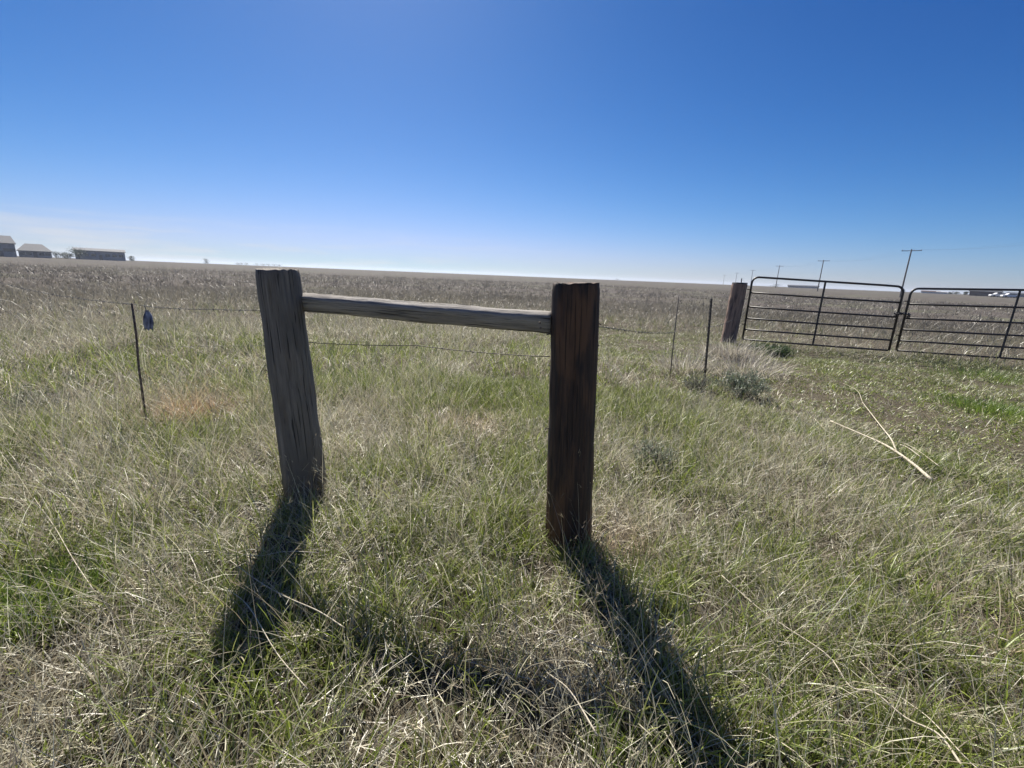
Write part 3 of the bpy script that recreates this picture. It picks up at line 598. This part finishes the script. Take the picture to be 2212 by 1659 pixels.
for i, x in enumerate((514, 522, 532)): tree(x, 567, 13, 520, ['first', 'middle', 'last'][i] + ' of three tiny dark trees on the horizon left of the grey post top', n=400)
for i, x in enumerate((556, 568, 580, 592, 604)): tree(x, 568 + i * .6, 16, 520, ['leftmost', 'second', 'middle', 'fourth', 'rightmost'][i] + ' tree of the dark row just above the grey post top', n=400)
tree(1334, 601, 16, 600, 'tiny low tree on the horizon just right of the brown post', n=400)
bl = [(.10, .12, .12), (.08, .1, .1), (.12, .14, .13)]
tree(1676, 613, 22, 420, 'bluish rounded tree between the gate post and the long dark shed', col=bl)
tree(2066, 630, 11, 330, 'small dark tree just left of the barn behind the right gate leaf'); tree(2052, 631, 9, 330, 'smaller dark tree beside the white outbuilding'); tree(2086, 630, 9, 300, 'small dark tree touching the left wall of the dark brown barn'); tree(1952, 625, 6, 330, 'tiny dark tree behind the meeting point of the gate leaves', n=300)

car_w = simple('white_car_paint', (.7, .7, .7), .3, scale=1, bump=0, noise=.03); tyre = simple('tyre', (.02, .02, .02), .8)
def car(x, dist, label, paint, first=None):
    P = far(x, dist); d = math.atan2(P[1], P[0]) + math.pi / 2 + .4
    o = empty('parked_car', tuple(P), d); m = MB()
    pr = [(-2.2, .35), (-2.25, .75), (-2.1, .95), (-1.5, 1.02), (-1.0, 1.5), (.6, 1.52), (1.15, 1.0), (2.1, .88), (2.25, .6), (2.2, .35)]
    pts = [(x_, -.88, z) for x_, z in pr] + [(x_, .88, z) for x_, z in pr]; k = len(pr)
    m.poly(pts, [tuple(range(k)), tuple(range(2 * k - 1, k - 1, -1))] + [(i, i + k, (i + 1) % k + k, (i + 1) % k) for i in range(k)]); m.build('body', paint, o)
    for s_ in (-1, 1):
        m = MB(); y0 = .885 * s_; m.poly([(-1.35, y0, 1.05), (.95, y0, 1.05), (.5, y0, 1.42), (-.95, y0, 1.42), (-1.35, y0 * .98, 1.05), (.95, y0 * .98, 1.05), (.5, y0 * .98, 1.42), (-.95, y0 * .98, 1.42)], [(0, 1, 2, 3), (7, 6, 5, 4), (0, 4, 5, 1), (1, 5, 6, 2), (2, 6, 7, 3), (3, 7, 4, 0)]); m.build('side_window', glass_d, o)
        for xx in (-1.4, 1.4): m = MB(); m.tube([(xx, .7 * s_, .33), (xx, .92 * s_, .33)], .33, 14); m.build('wheel', tyre, o)
    return tag(o, label, 'car', 'white vehicles parked by the far barn')
car(2156, 235, 'white vehicle parked at the right end of the dark brown barn', car_w); car(2170, 238, 'middle white vehicle right of the dark brown barn', car_w); car(2182, 232, 'white vehicle farthest right of the barn, near the gate upright', car_w)

# power poles
pole_m = simple('pole_wood', (.20, .18, .165), .9, scale=5); ins_m = simple('insulator', (.4, .4, .42), .3)
PL = [(1947, 1965, 545, 105), (1767, 1776, 567, 185), (1676, 1682, 579, 300), (1621, 1626, 588, 440), (1588, 1590, 593, 600), (1562, 1563, 597, 780)]
names = ['tallest and nearest power pole, behind the meeting gate leaves', 'second power pole, above the left gate leaf', 'third power pole, above the left half of the left gate leaf',
         'fourth power pole, just right of the gate post', 'tiny power pole just left of the gate post top', 'farthest tiniest power pole left of the gate post']
heads = []
for i, (xb, xt, yt, dist) in enumerate(PL):
    P = far(xb, dist); hgt = 9.6; s_ = axial(P) / F; dist = dist * (hgt - H) / ((hor(xb) - yt) * s_ )
    P = far(xb, dist); o = empty('power_pole', tuple(P)); m = MB(); m.tube([(0, 0, -.5), (0, 0, hgt)], [.17, .11], 10); m.build('shaft', pole_m, o)
    nx = far(PL[min(i + 1, 5)][0], 400) ; m = MB(); d2 = far(PL[min(i + 1, 5)][0], PL[min(i + 1, 5)][3]) - far(PL[min(i + 1, 5) - 1][0], PL[min(i + 1, 5) - 1][3]); ang_ = math.atan2(d2[1], d2[0]) - math.pi / 2 - .5
    ca, sa = math.cos(ang_), math.sin(ang_); c_ = [(x_ * ca - y_ * sa, x_ * sa + y_ * ca, z_) for z_ in (hgt - .35, hgt - .23) for y_ in (.12, .22) for x_ in (-1.6, 1.6)]
    m.poly(c_, [(0, 2, 3, 1), (4, 5, 7, 6), (0, 1, 5, 4), (2, 6, 7, 3), (0, 4, 6, 2), (1, 3, 7, 5)]); m.build('crossarm', pole_m, o); hd_ = []
    for t in (-1.45, .45, 1.45):
        m = MB(); q_ = Vector((t * ca - .17 * sa, t * sa + .17 * ca, hgt - .23)); m.tube([q_, q_ + Vector((0, 0, .18))], [.04, .06], 8); m.build('insulator', ins_m, o); hd_.append(Vector(P) + q_ + Vector((0, 0, .18)))
    heads.append(hd_); tag(o, names[i], 'power pole', 'power poles receding to the horizon')
far_dir = (heads[0][1] - heads[1][1]); heads0 = [h + far_dir * 1.0 for h in heads[0]]
HH = [heads0] + heads
for k in range(3):
    m = MB(); P = []
    for a_, b2 in zip(HH[:-1], HH[1:]):
        for s_ in range(12): u = s_ / 12; p = a_[k].lerp(b2[k], u); p.z -= 1.1 * 4 * u * (1 - u); P.append(p)
    P.append(HH[-1][k]); m.tube(P, .005, 4, False)
    tag(m.build('power_line', simple('cable', (.06, .06, .065), .6), None), ['left', 'middle', 'right'][k] + ' power cable strung along the receding power poles', 'power cable', 'cables of the power line')

# ------------------------------------------------------------ air
hz_m = bpy.data.materials.new('haze'); hz_m.use_nodes = True; t = hz_m.node_tree; t.nodes.clear()
vo = t.nodes.new('ShaderNodeVolumePrincipled'); vo.inputs['Density'].default_value = .0003; vo.inputs['Color'].default_value = (.78, .86, 1, 1); vo.inputs['Anisotropy'].default_value = .3
ou = t.nodes.new('ShaderNodeOutputMaterial'); t.links.new(vo.outputs[0], ou.inputs['Volume'])
hb = MB(); hb.box(-3600, 3600, -3600, 3600, -2.2, 16); hb_o = hb.build('haze', hz_m); tag(hb_o, 'thin pale blue haze over the far prairie', 'haze', kind='stuff')
